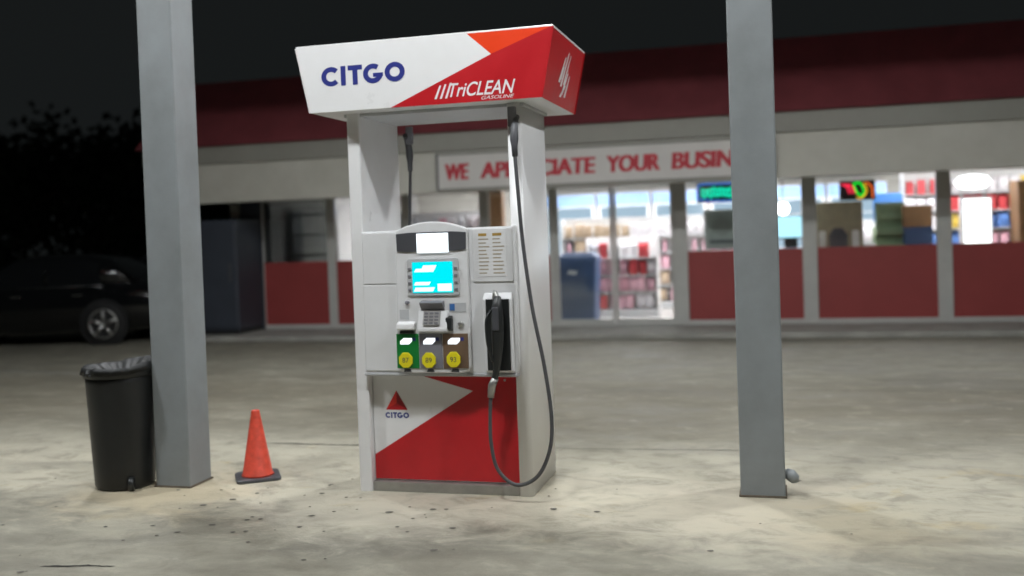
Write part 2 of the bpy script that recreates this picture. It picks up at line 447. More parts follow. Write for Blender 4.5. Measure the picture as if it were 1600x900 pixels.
# receipt ledge, card slot, stickers
MB().prism_x([(-.0855, 1.075), (-.125, 1.06), (-.13, 1.028), (-.0855, 1.020)], .333, .447).build('receipt_ledge', M['white'], con, .006)
box('receipt_slot', M['black'], con, .345, .435, -.100, -.0852, 1.000, 1.019, .003)
MB().lathe([(.013, -.085), (.013, -.1), (.009, -.104), (.001, -.104)], 16, (.398, 0, 1.188), 'y').build('call_button', M['mgrey'], con)
box('sticker', M['pgrey'], con, .345, .405, -.0875, -.0852, 1.085, 1.145)
cr_ = MB().prism_x([(-.0855, 1.108), (-.118, 1.095), (-.128, 1.03), (-.0855, 1.012)], .646, .686).build('card_reader', M['black'], con, .006)
stk = box('sticker', M['pgrey'], con, .663, .770, -.0875, -.0852, 1.128, 1.182)
box('sticker_mark', M['blue'], stk, .668, .700, -.0892, -.0876, 1.136, 1.176)
MB().lathe([(.017, -.085), (.017, -.096), (.012, -.1), (.001, -.1)], 16, (.735, 0, 1.055), 'y').build('key_lock', M['steel'], con)
# grades
for k, (x0, x1, mm, nm, zc) in enumerate(((.318, .462, 'green', '87', .838), (.466, .612, 'greyp', '89', .838), (.616, .776, 'brown', '93', .842))):
    gp = box('grade_panel', M[mm], con, x0, x1, -.0915, -.0852, .787, .998, .003)
    xc = (x0 + x1) / 2 - .012
    MB().prism_y([(xc - .034, .934), (xc + .022, .934), (xc + .042, .954), (xc + .042, .972), (xc - .012, .972), (xc - .034, .954)], -.0945, -.0917).build('price_window', M['lcd2'], gp)
    box('grade_stripe', M['navy'], gp, xc + .047, xc + .066, -.0930, -.0917, .955, .975)
    MB().prism_y([(xc + .046 * math.cos(R(22.5 + 45 * i)) * 1.02, zc + .050 * math.sin(R(22.5 + 45 * i))) for i in range(8)], -.104, -.0917).build('grade_button', M['yellow'], gp, .003)
    text_obj('octane_number', nm, M['dgrey'], gp, xc - .020, -.1046, zc - .014, height=.030)
    MB().prism_y([(xc - .02, .765), (xc + .03, .765), (xc + .022, .784), (xc - .012, .784)], -.0905, -.0852).build('finger_notch', M['dgrey'], con)
# instruction sticker on the right cover
ins = box('instruction_sticker', M['pwhite'], pump, .842, 1.018, -.0545, -.0522, 1.335, 1.605)
M['stickerline'] = mat('brown grey print', (.40, .345, .25), .6, var=.2)
M['stickergold'] = mat('gold print', (.42, .27, .06), .6, var=.2)
for r_ in range(11):
    for c_ in range(2):
        x0 = .852 + c_ * .088
        box('print_line', M['stickergold'] if r_ == 10 else M['stickerline'], ins, x0, x0 + random.uniform(.045, .072), -.0556, -.0546, 1.352 + r_ * .0225, 1.352 + r_ * .0225 + (.016 if r_ == 10 else .007))
# nozzle boot, nozzle and hose (front and back faces of the pump)
def hoseset(flip):
    t = (lambda p: (W - p[0] + .115 * min(1, max(0, (p[2] - 1.25) / .3)), D - p[1], p[2])) if flip else (lambda p: p)
    def B(mb, *a, **k):
        mb.v = [t(p) for p in mb.v]; return mb.build(*a, **k)
    boot = B(MB().prism_x([(-.0455, .756), (-.075, .770), (-.080, 1.20), (-.0455, 1.24)], .872, 1.052), 'nozzle_boot', M['pwhite'], pump, bevel=.008)
    B(MB().prism_x([(-.079, .775), (-.081, 1.20), (-.0845, 1.20), (-.0835, .775)], .892, 1.036), 'boot_recess', M['black'], boot)
    nz = B(MB().tube(spline([(.972, -.105, 1.215), (.975, -.125, 1.16), (.975, -.135, 1.06), (.972, -.135, .93), (.960, -.13, .80), (.940, -.125, .71)]), [.020 + .018 * math.sin(math.pi * min(1, i / 34)) for i in range(41)], 12), 'nozzle', M['black'], pump)
    B(MB().tube(spline([(.972, -.11, 1.21), (.955, -.09, 1.24), (.945, -.08, 1.20)]), .014, 8), 'spout', M['steel'], nz)
    B(MB().tube(spline([(.945, -.150, 1.14), (.920, -.172, 1.08), (.925, -.178, .95), (.945, -.155, .84)]), .010, 8), 'lever_guard', M['black'], nz)
    B(MB().box(.955, .995, -.178, -.165, 1.02, 1.16), 'nozzle_cover', M['dgrey'], nz, bevel=.006)
    B(MB().tube([(.948, -.126, .735), (.925, -.122, .69), (.915, -.12, .62)], [.022, .024, .020], 12), 'swivel', M['steel'], pump)
    pts = [(.915, -.12, .63), (.908, -.125, .50), (.912, -.135, .345), (.952, -.145, .195), (1.062, -.15, .112), (1.19, -.15, .165), (1.268, -.145, .32), (1.283, -.135, .515), (1.247, -.125, .815), (1.185, -.115, 1.15), (1.138, -.10, 1.53), (1.115, -.09, 1.86), (1.102, -.08, 2.06)]
    B(MB().tube(spline(pts, 10), .0115, 10), 'hose', M['hose'], pump)
    B(MB().tube([(1.103, -.080, 2.04), (1.100, -.074, 2.10), (1.098, -.066, 2.14), (1.098, -.058, 2.20), (1.098, -.02, 2.26), (1.098, .01, 2.28)], [.017, .019, .026, .024, .018, .018], 12), 'breakaway_coupling', M['dgrey'], pump)
    B(MB().box(1.052, 1.10, -.03, 0.0, 2.22, 2.34), 'hose_bracket', M['mgrey'], pump, bevel=.004)
hoseset(False); hoseset(True)
# topper
z1, z3 = 2.366, 2.766
a1, a3, fb, bb = .176, .256, -.152, D + .152
tp = MB()
# flared shell with an open underside set back behind the faces
def ring(a, z, d=0): return [(-a + d, fb + d, z), (W + a - d, fb + d, z), (W + a - d, bb - d, z), (-a + d, bb - d, z)]
tp.loft([ring(a1, z1, .008), ring(a3, z3, .008)], cap=True, smooth=False)
topper = tp.build('topper', M['white'], pump)
MB().box(-.02, W + .02, .02, D - .02, z1 - .02, z1 - .001).build('topper_mount', M['pgrey'], topper)
def front(x, z, y): return (x, y, z)
def face(pts, name, m, y, parent=topper):
    return MB().prism_y(pts, y, y + .003).build(name, M[m], parent)
def ledge(z): return a1 + (a3 - a1) * (z - z1) / (z3 - z1)
WE = lambda z: W + ledge(z)
for side in (0, 1):
    if side == 0:
        f0 = face([(-a1, z1), (.36, z1), (.998, 2.637), (.854, z3), (-a3, z3)], 'sign_face', 'white', fb + .003)
        face([(.36, z1), (W + a1, z1), (W + a3, z3), (W + .235, z3), (.998, 2.637)], 'red_graphic', 'red', fb + .003)
        face([(.854, z3), (.998, 2.637), (W + .235, z3)], 'orange_graphic', 'orange', fb + .003)
        citgo('brand_lettering', M['navy'], topper, -.085, fb + .0015, 2.520, .118, .545)
        text_obj('product_lettering', 'TriCLEAN', M['letter'], topper, .735, fb + .0015, 2.402, height=.082, width=.405, bold=.012, shear=.35)
        text_obj('product_lettering', 'GASOLINE', M['letter'], topper, .93, fb + .0015, 2.376, height=.020, width=.20, bold=.005, shear=.35)
        sm = MB()
        for k in range(3):
            x = .640 + k * .033
            sm.add([(x, fb + .0015, 2.397), (x + .014, fb + .0015, 2.397), (x + .046, fb + .0015, 2.475 + k * .006), (x + .034, fb + .0015, 2.475 + k * .006)], [(0, 1, 2, 3)])
        sm.build('product_stripes', M['letter'], topper)
    else:
        face([(-a1, z1), (W + a1, z1), (W + a3, z3), (-a3, z3)], 'sign_face', 'red', bb - .006)
# end faces
for sgn in (1, -1):
    def EP(v, z, o=.0): 
        e = ledge(z) + o - .007
        return (W + e, v, z) if sgn > 0 else (-e, v, z)
    e = MB(); e.add([EP(fb + .002, z1 + .001), EP(bb - .002, z1 + .001), EP(bb - .002, z3 - .001), EP(fb + .002, z3 - .001)], [(0, 1, 2, 3)]).build('end_face', M['red'], topper)
    fl = MB()
    for (v0, zb_, vt, zt, wd) in ((.22, 2.50, .30, 2.66, .045), (.28, 2.48, .37, 2.70, .04), (.35, 2.50, .43, 2.69, .03), (.34, 2.44, .42, 2.58, .045), (.42, 2.43, .48, 2.57, .04), (.30, 2.42, .40, 2.50, .05), (.24, 2.52, .28, 2.60, .06)):
        fl.add([EP(v0 - wd / 2, zb_, .002), EP(v0 + wd / 2, zb_, .002), EP(vt + wd / 3, zt, .002), EP(vt - wd / 6, zt, .002)], [(0, 1, 2, 3)])
    fl.build('end_emblem', M['letter'], topper)
box('topper_cap', M['white'], topper, -a3 + .004, W + a3 - .004, fb + .004, bb - .004, z3 - .002, z3 + .012, .004)

# ------------------------------------------------------------------ canopy columns
CW = .256
def column(x, y, label):
    c = empty('canopy_column', (x, y, 0), -YAW, label, 'column', 'columns holding up the pump canopy')
    MB().prism_z(rrect(0, CW, 0, CW, .012, 3), .0, 5.0).build('shaft', M['column'], c)
    box('base_plate', M['rust'], c, -.008, CW + .008, -.008, CW + .008, 0, .012, .003)
    return c
cl = column(-2.3947, 6.4777, 'square grey steel canopy column between the black trash can and the traffic cone')
cr = column(1.2883, 5.7606, 'square grey steel canopy column with a pipe stub at its foot')
stub = MB().tube([(CW - .005, .06, .125), (CW + .015, .055, .13), (CW + .03, .05, .125), (CW + .05, .045, .105), (CW + .055, .045, .085)], [.026, .032, .036, .034, .022], 14).build('pipe_stub', M['column'], cr)

# ------------------------------------------------------------------ canopy with its lamps (overhead, above the picture)
can = empty('pump_canopy', PW(.6, .3, 5.0), -YAW, 'flat canopy roof over the pump held by the grey columns', 'canopy')
M['deck'] = mat('white canopy deck', (.62, .62, .6), .6, var=.06, vscale=1)
box('deck', M['deck'], can, -7.5, 7.5, -4.6, 3.6, .001, .12)
for nm, b in (('canopy_shade_fascia', (-7.6, 7.6, -4.7, -4.6, -.40, .8)), ('canopy_shade_fascia', (-7.6, 7.6, 3.6, 3.7, -.40, .8)), ('canopy_shade_fascia', (-7.6, -7.5, -4.6, 3.6, -.40, .8)), ('canopy_shade_fascia', (7.5, 7.6, -4.6, 3.6, -.40, .8))):
    box(nm, M['red'], can, *b)  # unseen fascia, deepened below the deck to shade the top of the store roof
for k, (u, v) in enumerate(((-3.4, -2.1), (.75, -2.1), (4.9, -2.1), (-3.4, 2.3), (.75, 2.3), (4.9, 2.3))):
    f = empty('canopy_lamp', PW(u, v, 5.0), -YAW, 'square recessed lamp shining down from the canopy deck', 'lamp', 'lamps under the pump canopy')
    hs = MB(); hs.loft([[(sx * .30, sy * .30, 0) for sx, sy in ((-1, -1), (1, -1), (1, 1), (-1, 1))], [(sx * .26, sy * .26, -.06) for sx, sy in ((-1, -1), (1, -1), (1, 1), (-1, 1))]], smooth=False)
    hs.build('housing', M['white'], f)
    box('lens', M['lens'], f, -.145, .145, -.145, .145, -.072, -.0605)

# ------------------------------------------------------------------ trash can
M['bag'] = mat('black bin liner', (.006, .007, .007), .55, var=.2, bump=.3, bscale=14)
M['can'] = mat('black bin plastic', (.011, .012, .012), .42, var=.25, vscale=5)
tx, ty = -2.625, 6.56
tc = empty('trash_can', (tx, ty, 0), .2, 'round black plastic trash can with draped liner against the grey column', 'trash can')
MB().lathe([(.001, .004), (.178, .004), (.188, .02), (.196, .16), (.222, .70), (.226, .77), (.212, .77), (.205, .70), (.18, .05), (.001, .05)], 36).build('body', M['can'], tc)
MB().lathe([(.224, .735), (.236, .74), (.240, .775), (.236, .792), (.215, .796), (.21, .77)], 36, cap=False).build('rim', M['can'], tc)
bl = MB(); rings = []
for j, (r0, z0) in enumerate(((.237, .56), (.246, .66), (.250, .76), (.238, .806), (.19, .80), (.10, .75), (.01, .73))):
    rg = []
    for i in range(72):
        a = 2 * math.pi * i / 72
        wv = math.sin(a * 9 + 1.3) * .5 + math.sin(a * 17) * .35 + math.sin(a * 4 + j) * .4
        drop = (.07 * math.sin(a * 5 + .8) + .03 * math.sin(a * 11)) if j == 0 else (.004 * wv if j < 4 else .012 * wv)
        lift = max(0, math.cos(a - .25)) * .035 if j in (2, 3, 4) else 0
        if j < 2 and math.cos(a + 1.9) > -.2:        # the liner does not hang over the street side
            z = .775 - j * .002; rr = .243
        else: z = z0 + drop; rr = r0 + .006 * wv
        rg.append((rr * math.cos(a), rr * math.sin(a), z + lift))
    rings.append(rg)
bl.loft(rings, cap=False).build('liner', M['bag'], tc)
for s in (1,):
    MB().tube([(-.05, .232 * s, .66), (-.045, .255 * s, .665), (0, .258 * s, .667), (.045, .255 * s, .665), (.05, .232 * s, .66)], .010, 8).build('handle', M['can'], tc)
MB().lathe([(.03, -.018), (.042, -.018), (.045, -.008), (.045, .008), (.042, .018), (.03, .018)], 18, (.07, -.185, .046), 'x').build('wheel', M['black'], tc)

# ------------------------------------------------------------------ traffic cone
kx = empty('traffic_cone', (-1.762, 6.63, 0), R(18), 'faded orange traffic cone on a dark square rubber base', 'traffic cone')
MB().prism_z(rrect(-.145, .145, -.145, .145, .035, 5), .0, .022).build('base', M['dgrey'], kx, .006)
MB().lathe([(.108, .0225), (.104, .034), (.098, .042), (.027, .452), (.025, .458), (.017, .458), (.016, .45)], 32).build('cone', M['cone'], kx)

# ------------------------------------------------------------------ store building
store = empty('convenience_store', (0, SOY, 0), -SYW, 'low convenience store with red roof, cream fascia and red panels under lit windows', 'store')
WZ = .085                                             # walkway top
walk = tag(MB().box(-5.3, 12.0, -1.25, .0, 0, WZ).build('walkway', M['walk'], None, .02), kind='structure')
walk.location = (0, SOY, 0); walk.rotation_euler = (0, 0, -SYW)
UL, UR, DEP = -4.95, 11.5, 7.5
box('floor', M['tile'], store, UL, UR, .02, DEP, 0, WZ + .004)
box('ceiling', M['ceil'], store, UL, UR, -.02, DEP, 2.62, 2.70)
box('wall', M['wall'], store, UL, UR, DEP, DEP + .2, 0, 3.0)
box('wall', M['wall'], store, UL - .0, UL + .2, .0, DEP, 0.0, 3.0)
box('wall', M['wall'], store, UR - .2, UR, .0, DEP, 0, 3.0)
M['innerwall'] = mat('pale inner wall', (.50, .49, .48), .8, var=.08)
box('wall', M['innerwall'], store, -4.3, -4.2, .01, DEP, WZ, 2.62)
box('header', M['frame'], store, UL, UR, -.06, .08, 2.42, 3.0)
box('wall', M['cabinet'], store, UL + .21, -4.33, -.05, .1, .0, 2.42)
box('soffit', M['soffit'], store, -5.55, 12.0, -1.30, -.06, 2.24, 2.27)
box('fascia', M['cream'], store, -5.60, 12.0, -1.36, -1.301, 2.20, 2.80)
box('gutter', M['gutter'], store, -5.64, 12.0, -1.40, -1.300, 2.801, 3.08, .01)
box('fascia_end', M['cream'], store, -5.60, -5.551, -1.30, .0, 2.20, 2.80)
rf = MB()
rf.add([(-5.74, -1.46, 3.08), (12, -1.46, 3.08), (12, -.62, 4.20), (-5.35, -.62, 4.20), (-5.74, 7.8, 3.08), (-5.35, 7.0, 4.20), (12, 7.0, 4.20), (12, 7.8, 3.08)],
       [(0, 1, 2, 3), (0, 3, 5, 4), (3, 2, 6, 5), (4, 5, 6, 7), (0, 4, 7, 1), (1, 7, 6, 2)])
roof = rf.build('roof', M['roof'], store)
# window bays: (u0, u1) glass edges in the front plane
bays = [(-4.32, -3.15), (-3.0, -1.83), (-1.68, -.51), (-.36, .62), (2.76, 4.43), (4.64, 6.28), (6.48, 8.12), (8.32, 9.96)]
posts = [(-4.33, -4.32), (-3.15, -3.0), (-1.83, -1.68), (-.51, -.36), (.62, .72), (2.56, 2.76), (4.43, 4.64), (6.28, 6.48), (8.12, 8.32), (9.96, 10.2)]
for a, b in posts:
    box('mullion', M['frame'], store, a - .0, b + .0, -.06, .06, WZ, 2.42, .008)
for i, (a, b) in enumerate(bays):
    box('window_sill', M['frame'], store, a + .001, b - .001, -.075, .06, WZ, .158, .006)
    box('infill_panel', M['redpanel'], store, a + .001, b - .001, -.030, .02, .159, 1.175)
    box('window_rail', M['redpanel'], store, a + .002, b - .002, -.040, .03, 1.176, 1.205)
    box('window_pane', M['tint'] if i == 0 else M['glass'], store, a + .002, b - .002, -.004, .004, 1.206, 2.42)
# double glass door
for s, (a, b) in enumerate(((.722, 1.625), (1.635, 2.558))):
    d = empty('door', (0, 0, 0)); d.parent = store
    st_ = .045
    box('stile', M['frame'], d, a, a + st_, -.035, .015, WZ + .01, 2.40, .004)
    box('stile', M['frame'], d, b - st_, b, -.035, .015, WZ + .01, 2.40, .004)
    box('rail', M['frame'], d, a + st_, b - st_, -.034, .014, WZ + .01, WZ + .10, .004)
    box('rail', M['frame'], d, a + st_, b - st_, -.034, .014, 2.33, 2.40, .004)
    box('pane', M['glass'], d, a + st_, b - st_, -.012, -.006, WZ + .10, 2.33)
    hx = b - .08 if s == 0 else a + .08
    MB().tube(spline([(hx, -.036, .95), (hx, -.09, .97), (hx, -.09, 1.25), (hx, -.036, 1.27)]), .013, 8).build('handle', M['steel'], d)
box('threshold', M['frame'], store, .722, 2.558, -.07, .05, WZ, WZ + .009)

# sign board
sb = empty('sign_board', SW(-.74, -1.361), -SYW, 'long white sign board with red lettering above the store doors', 'sign')
M['signred'] = mat('red sign letters', (.48, .03, .045), .5, var=.1)
M['signwhite'] = mat('white sign board', (.60, .58, .55), .5, var=.06, vscale=2)
box('board', M['signwhite'], sb, .03, 4.77, -.060, 0, 2.255, 2.735)
box('frame', M['dgrey'], sb, 0, .029, -.072, 0, 2.22, 2.77, .004)
box('frame', M['dgrey'], sb, 4.771, 4.80, -.072, 0, 2.22, 2.77, .004)
box('frame', M['gutter'], sb, .03, 4.77, -.072, 0, 2.736, 2.77, .004)
box('frame', M['gutter'], sb, .03, 4.77, -.090, 0, 2.20, 2.254, .004)
for nm, x0, x1 in (('WE', .13, .50), ('APPRECIATE', .66, 2.36), ('YOUR', 2.51, 3.26), ('BUSINESS', 3.41, 4.70)):
    V, Fs = text_mesh(nm, height=.235, width=x1 - x0 - .03, bold=.018, shear=.08)
    lt = MB()
    for q in range(3): lt.add([(x0 + a + q * .014, -.0630 - q * .0006, 2.375 + b) for a, b in V], Fs)
    lt.build('lettering', M['signred'], sb)

# upright cabinet at the store corner
vb = empty('vending_cabinet', SW(-4.72, -.48, WZ), -SYW, 'tall dark blue-grey cabinet standing at the unlit corner of the store', 'vending cabinet')
box('body', M['cabinet'], vb, -.37, .37, -.40, .40, .06, 1.86, .03, 3)
box('door_panel', M['cabinet'], vb, -.345, .345, -.425, -.402, .12, 1.82, .012)
box('base', M['black'], vb, -.33, .33, -.36, .36, .0, .062)
box('door_handle', M['dgrey'], vb, .24, .28, -.455, -.426, .85, 1.15, .006)

# ------------------------------------------------------------------ store interior
LIGHTS = [(u, y) for u in (.2, 2.2, 4.2, 6.3, 8.4) for y in (1.3, 3.6, 5.9)] + [(-2.0, 3.6), (-2.2, 5.9)]
for u, y in LIGHTS:
    f = empty('ceiling_lamp', SW(u, y, 2.62), -SYW, 'long fluorescent ceiling lamp inside the lit store', 'lamp', 'fluorescent lamps on the store ceiling')
    box('housing', M['white'], f, -.62, .62, -.16, .16, -.05, -.001)
    box('diffuser', M['tubelight'], f, -.60, .60, -.14, .14, -.062, -.051)
PAL = dict(white=(.80, .77, .80), red=(.55, .05, .06), pink=(.72, .40, .48), blue=(.10, .22, .55), yellow=(.7, .5, .08), tan=(.5, .38, .26), silver=(.55, .57, .62), green=(.22, .30, .18))
PMAT = {k: mat(k + ' packaging', c, .4, var=.2, vscale=20) for k, c in PAL.items()}
def bag_mesh():
    mb = MB(); rings = []
    for j in range(7):
        t = j / 6; th = .045 * math.sin(math.pi * t) ** .6 + .003; wd = .075 + .008 * abs(t - .5) * 2
        rings.append([(wd * math.copysign(abs(math.cos(a)) ** .6, math.cos(a)), th * math.sin(a), .24 * t) for a in [2 * math.pi * i / 10 for i in range(10)]])
    return mb.loft(rings)
PROTO = {}
for k in PAL:
    o1 = bag_mesh()
    o2 = MB(); o2.box(-.06, .06, -.04, .04, 0, .21); o2.prism_x([(-.04, .21), (.04, .21), (.012, .235), (-.012, .235)], -.06, .06)
    o3 = MB(); o3.lathe([(.035, 0), (.037, .02), (.037, .15), (.030, .18), (.014, .215), (.014, .24), (.001, .24)], 10)
    for nm, mb in (('snack_bag', o1), ('carton', o2), ('drink_bottle', o3)):
        o = mb.build(nm, PMAT[k]); PROTO[nm, k] = o.data; bpy.data.objects.remove(o)
NOUN = dict(snack_bag='puffed snack bag', carton='gable-top carton', drink_bottle='drink bottle')
def rack(u0, u1, y, h, levels, where, mats, kinds, dens=.155):
    r = empty('shelf_rack', SW(0, y, WZ + .005), -SYW, 'pale metal shelf rack ' + where, 'shelf rack')
    box('back_panel', M['white'], r, u0, u1, .21, .235, .0, h, .004)
    box('base_board', M['pgrey'], r, u0, u1, -.2, .205, 0, .12, .004)
    for e in (u0, u1 - .02): box('end_panel', M['white'], r, e, e + .02, -.18, .2, .122, h, .004)
    zs = [.13 + k * (h - .2) / levels for k in range(levels)]
    for k, z in enumerate(zs):
        if k: box('shelf', M['pgrey'], r, u0 + .022, u1 - .022, -.17, .205, z - .02, z, .003)
        u = u0 + .12; kd = random.choice(kinds); c = random.choice(mats)
        while u < u1 - .1:
            if random.random() < .45: kd = random.choice(kinds); c = random.choice(mats)
            o = bpy.data.objects.new(kd, PROTO[kd, c]); col.objects.link(o)
            sc_ = random.uniform(.9, 1.15)
            o.location = SW(u, y - .05 + random.uniform(-.02, .02), WZ + .005 + z + .0005); o.rotation_euler = (0, 0, -SYW + random.uniform(-.12, .12)); o.scale = (sc_, sc_, min(sc_, (h - .2) / levels / .26))
            tag(o, f'{c} {NOUN[kd]} on the shelf rack {where}', 'bottle' if kd == 'drink_bottle' else ('bag' if kd == 'snack_bag' else 'carton'), f'{c} {NOUN[kd]}s {where}')
            u += dens * random.uniform(.85, 1.2)
rack(.95, 2.15, 1.55, 1.35, 4, 'just inside the glass doors', ['white', 'pink', 'red', 'silver'], ['snack_bag', 'carton'])
rack(.2, 3.9, 3.2, 1.7, 5, 'across the middle of the store', ['white', 'silver', 'pink', 'white', 'tan'], ['snack_bag', 'carton', 'drink_bottle'], .17)
rack(4.7, 5.9, 2.4, 1.5, 4, 'behind the coloured neon swirl', ['green', 'white', 'silver', 'green'], ['snack_bag', 'drink_bottle'], .17)
rack(6.15, 8.4, 2.5, 2.25, 7, 'behind the sales counter', ['white', 'pink', 'silver', 'red', 'blue', 'yellow', 'white'], ['carton', 'snack_bag'], .17)
rack(-2.95, -.6, 1.5, 1.9, 6, 'left of the brown post', ['white', 'silver', 'green', 'pink', 'white'], ['carton', 'drink_bottle', 'snack_bag'], .17)
# wall coolers at the back
M['header'] = mat('pale blue header', (.25, .42, .75), .5, var=.2, vscale=8, emit=.35, emit_c=(.45, .62, 1))
M['cooler'] = glow('lit cooler back', (.62, .80, 1.0), .75)
for k in range(6):
    u = -.4 + k * 1.25
    c = empty('drinks_cooler', SW(u, 7.1, WZ + .005), -SYW, 'glass-front drinks cooler glowing along the back wall of the store', 'cooler', 'coolers along the back wall of the store')
    box('case', M['white'], c, -.6, .6, -.05, .38, 0, 2.3, .01)
    box('lit_front', M['cooler'], c, -.52, .52, -.062, -.051, .25, 1.98)
    box('header_sign', M['header'], c, -.58, .58, -.075, -.051, 2.02, 2.27)
    for z in (.6, .95, 1.3, 1.65): box('shelf', M['pgrey'], c, -.52, .52, -.10, -.063, z, z + .02)
# things close to the glass
def pw(o, u, y, z): o.location = SW(u, y, z); o.rotation_euler = (0, 0, -SYW); return o
bn = empty('waste_bin', SW(1.00, .42, WZ + .005), -SYW, 'tall dark blue bin with a small white label just inside the glass door', 'bin')
MB().loft([[(x, y, 0) for x, y in rrect(-.27, .27, -.24, .24, .04)], [(x, y, .98) for x, y in rrect(-.31, .31, -.27, .27, .04)]], smooth=False).build('body', M['binblue'], bn)
MB().loft([[(x, y, .981) for x, y in rrect(-.325, .325, -.285, .285, .05)], [(x, y, 1.06) for x, y in rrect(-.32, .32, -.28, .28, .05)], [(x, y, 1.13) for x, y in rrect(-.24, .24, -.2, .2, .05)]], smooth=False).build('lid', M['binblue'], bn)
MB().add([(-.15, -.272, .80), (-.01, -.270, .78), (.02, -.272, .845), (-.12, -.274, .865)], [(0, 1, 2, 3)]).build('label', M['letter'], bn)
po = empty('brown_post', SW(-.30, .30, WZ + .005), -SYW, 'brown wooden post standing behind the store window', 'post')
box('shaft', M['brownwood'], po, -.11, .11, -.1, .1, .0, 2.52, .01); box('plinth', M['brownwood'], po, -.13, .13, -.12, .12, 0, .12, .006)
M['poster'] = mat('faded poster paper', (.62, .64, .61), .7, var=.25, vscale=4)
ps = empty('poster', SW(3.28, .02, 1.22), -SYW, 'grey and white poster taped inside the window below the teal neon', 'poster')
box('sheet', M['poster'], ps, -.27, .27, 0, .004, 0, .60)
MB().prism_y([(-.16, .26), (.02, .20), (.16, .28), (.13, .42), (-.02, .50), (-.14, .42)], -.003, -.001).build('printed_shape', M['frame'], ps)
box('print_bar', M['mgrey'], ps, -.19, .19, -.003, -.001, .09, .14)
M['teal'] = glow('teal neon', (.01, .9, .55), 1.1); M['nblue'] = glow('blue neon', (.06, .25, .9), 1.0); M['nred'] = glow('red neon', (1, .03, .08), 1.3); M['ngreen'] = glow('green neon', (.02, .95, .05), 1.1); M['nyel'] = glow('yellow neon', (1, .5, .02), 1.1)
M['neonback'] = mat('dark neon backing', (.03, .03, .035), .5, var=.1)
ns = empty('neon_sign', SW(3.22, .06, 1.93), -SYW, 'teal neon squiggle in a blue neon outline hanging in the window', 'neon sign')
box('backing', M['neonback'], ns, -.31, .31, .02, .03, -.0, .30, .004)
MB().tube(spline([(-.28, 0, .05), (-.29, 0, .15), (-.26, 0, .27), (0, 0, .28), (.26, 0, .27), (.29, 0, .15), (.26, 0, .03), (0, 0, .02), (-.28, 0, .05)]), .009, 8).build('outline_tube', M['nblue'], ns)
for q in (0, 1):
    MB().tube(spline([(-.24 + k * .048, -.006 * q, (.085 if (k + q) % 2 else .215) + random.uniform(-.02, .02)) for k in range(11)]), .010, 8).build('letter_tube', M['teal'], ns)
for x in (-.2, .2): MB().tube([(x, .022, .29), (x, .022, .49)], .003, 6).build('hanging_wire', M['steel'], ns)
nl = empty('neon_sign', SW(5.22, .07, 1.88), -SYW, 'red, green and yellow neon swirl hanging at the top of the window', 'neon sign')
box('backing', M['neonback'], nl, -.24, .26, .02, .03, .0, .29, .004)
for k in range(3): MB().tube(spline([(-.22 + k * .04, 0, .24), (-.14 + k * .04, 0, .20), (-.10 + k * .04, 0, .10)]), .010, 8).build('red_tube', M['nred'], nl)
MB().tube(spline([(-.04, 0, .24), (.04, 0, .25), (.10, 0, .15), (.07, 0, .06), (.0, 0, .12), (-.04, 0, .24)]), .013, 8).build('green_tube', M['ngreen'], nl)
MB().tube(spline([(.0, 0, .05), (.05, 0, .02), (.14, 0, .12), (.10, 0, .25)]), .010, 8).build('yellow_tube', M['nyel'], nl)
MB().tube(spline([(.13, 0, .26), (.21, 0, .18), (.22, 0, .03)]), .010, 8).build('orange_tube', glow('orange neon', (1, .16, .02), 1.2), nl)
for x in (-.15, .22): MB().tube([(x, .022, .29), (x, .022, .53)], .003, 6).build('hanging_wire', M['steel'], nl)
# lit menu screen and bright lamp beside the far column
ms = empty('display_screen', SW(4.28, .35, 1.36), -SYW, 'bright blue-white display screen standing behind the red panel window', 'screen')
box('housing', M['black'], ms, -.24, .24, .02, .07, -.02, .34, .006); box('stand', M['black'], ms, -.1, .1, .03, .06, -.16, -.021)
box('lit_face', glow('blue white screen', (.45, .82, 1), 1.5), ms, -.225, .225, .012, .0195, 0, .32)
ct = empty('sales_counter', SW(6.2, 1.0, WZ + .005), -SYW, 'dark fronted sales counter running behind the right-hand windows', 'counter')
box('cabinet', M['olive'], ct, -1.9, 2.6, -.3, .3, 0, .98); box('worktop', M['brownwood'], ct, -1.95, 2.65, -.34, .34, .981, 1.03, .008)
ml = empty('globe_lamp', SW(4.18, .45, 1.80), -SYW, 'small bright globe lamp glowing above the blue-white screen', 'lamp')
MB().lathe([(.01, -.10), (.07, -.08), (.10, 0), (.07, .08), (.02, .10)], 16).build('globe', glow('bright globe', (1, 1, .95), 6), ml)
MB().tube([(0, 0, .10), (0, 0, .81)], .006, 6).build('cord', M['black'], ml)
cb = empty('notice_board', SW(4.98, .55, 1.115), -SYW, 'olive brown notice board standing on the counter behind the window', 'notice board')
box('board', M['olive'], cb, -.36, .36, 0, .03, 0, .76, .006)
MB().prism_y([(-.12, .02), (.12, .02), (.14, .25), (.06, .36), (-.06, .36), (-.14, .25)], -.01, -.001).build('dark_notice', M['dgrey'], cb)
for k, x in enumerate((-.28, .20)): box('pinned_paper', M['poster'], cb, x, x + .10, -.004, -.001, .05, .32)
gd = empty('display_stand', SW(5.72, .50, 1.115), -SYW, 'green card display stand on the counter beside the notice board', 'display stand')
box('back_card', PMAT['green'], gd, -.20, .22, .1, .12, 0, .72, .004)
for k in range(3): box('tray', PMAT['green'], gd, -.19, .21, -.08 + k * .05, .099, .02 + k * .22, .10 + k * .22, .004)
ob = empty('cash_cabinet', SW(6.10, .42, 1.115), -SYW, 'orange-brown cabinet with a dark blue lower front behind the window post', 'cabinet')
box('upper', M['brownwood'], ob, -.20, .20, 0, .35, .341, .66, .008); box('lower', M['binblue'], ob, -.20, .20, 0, .35, 0, .34, .008)
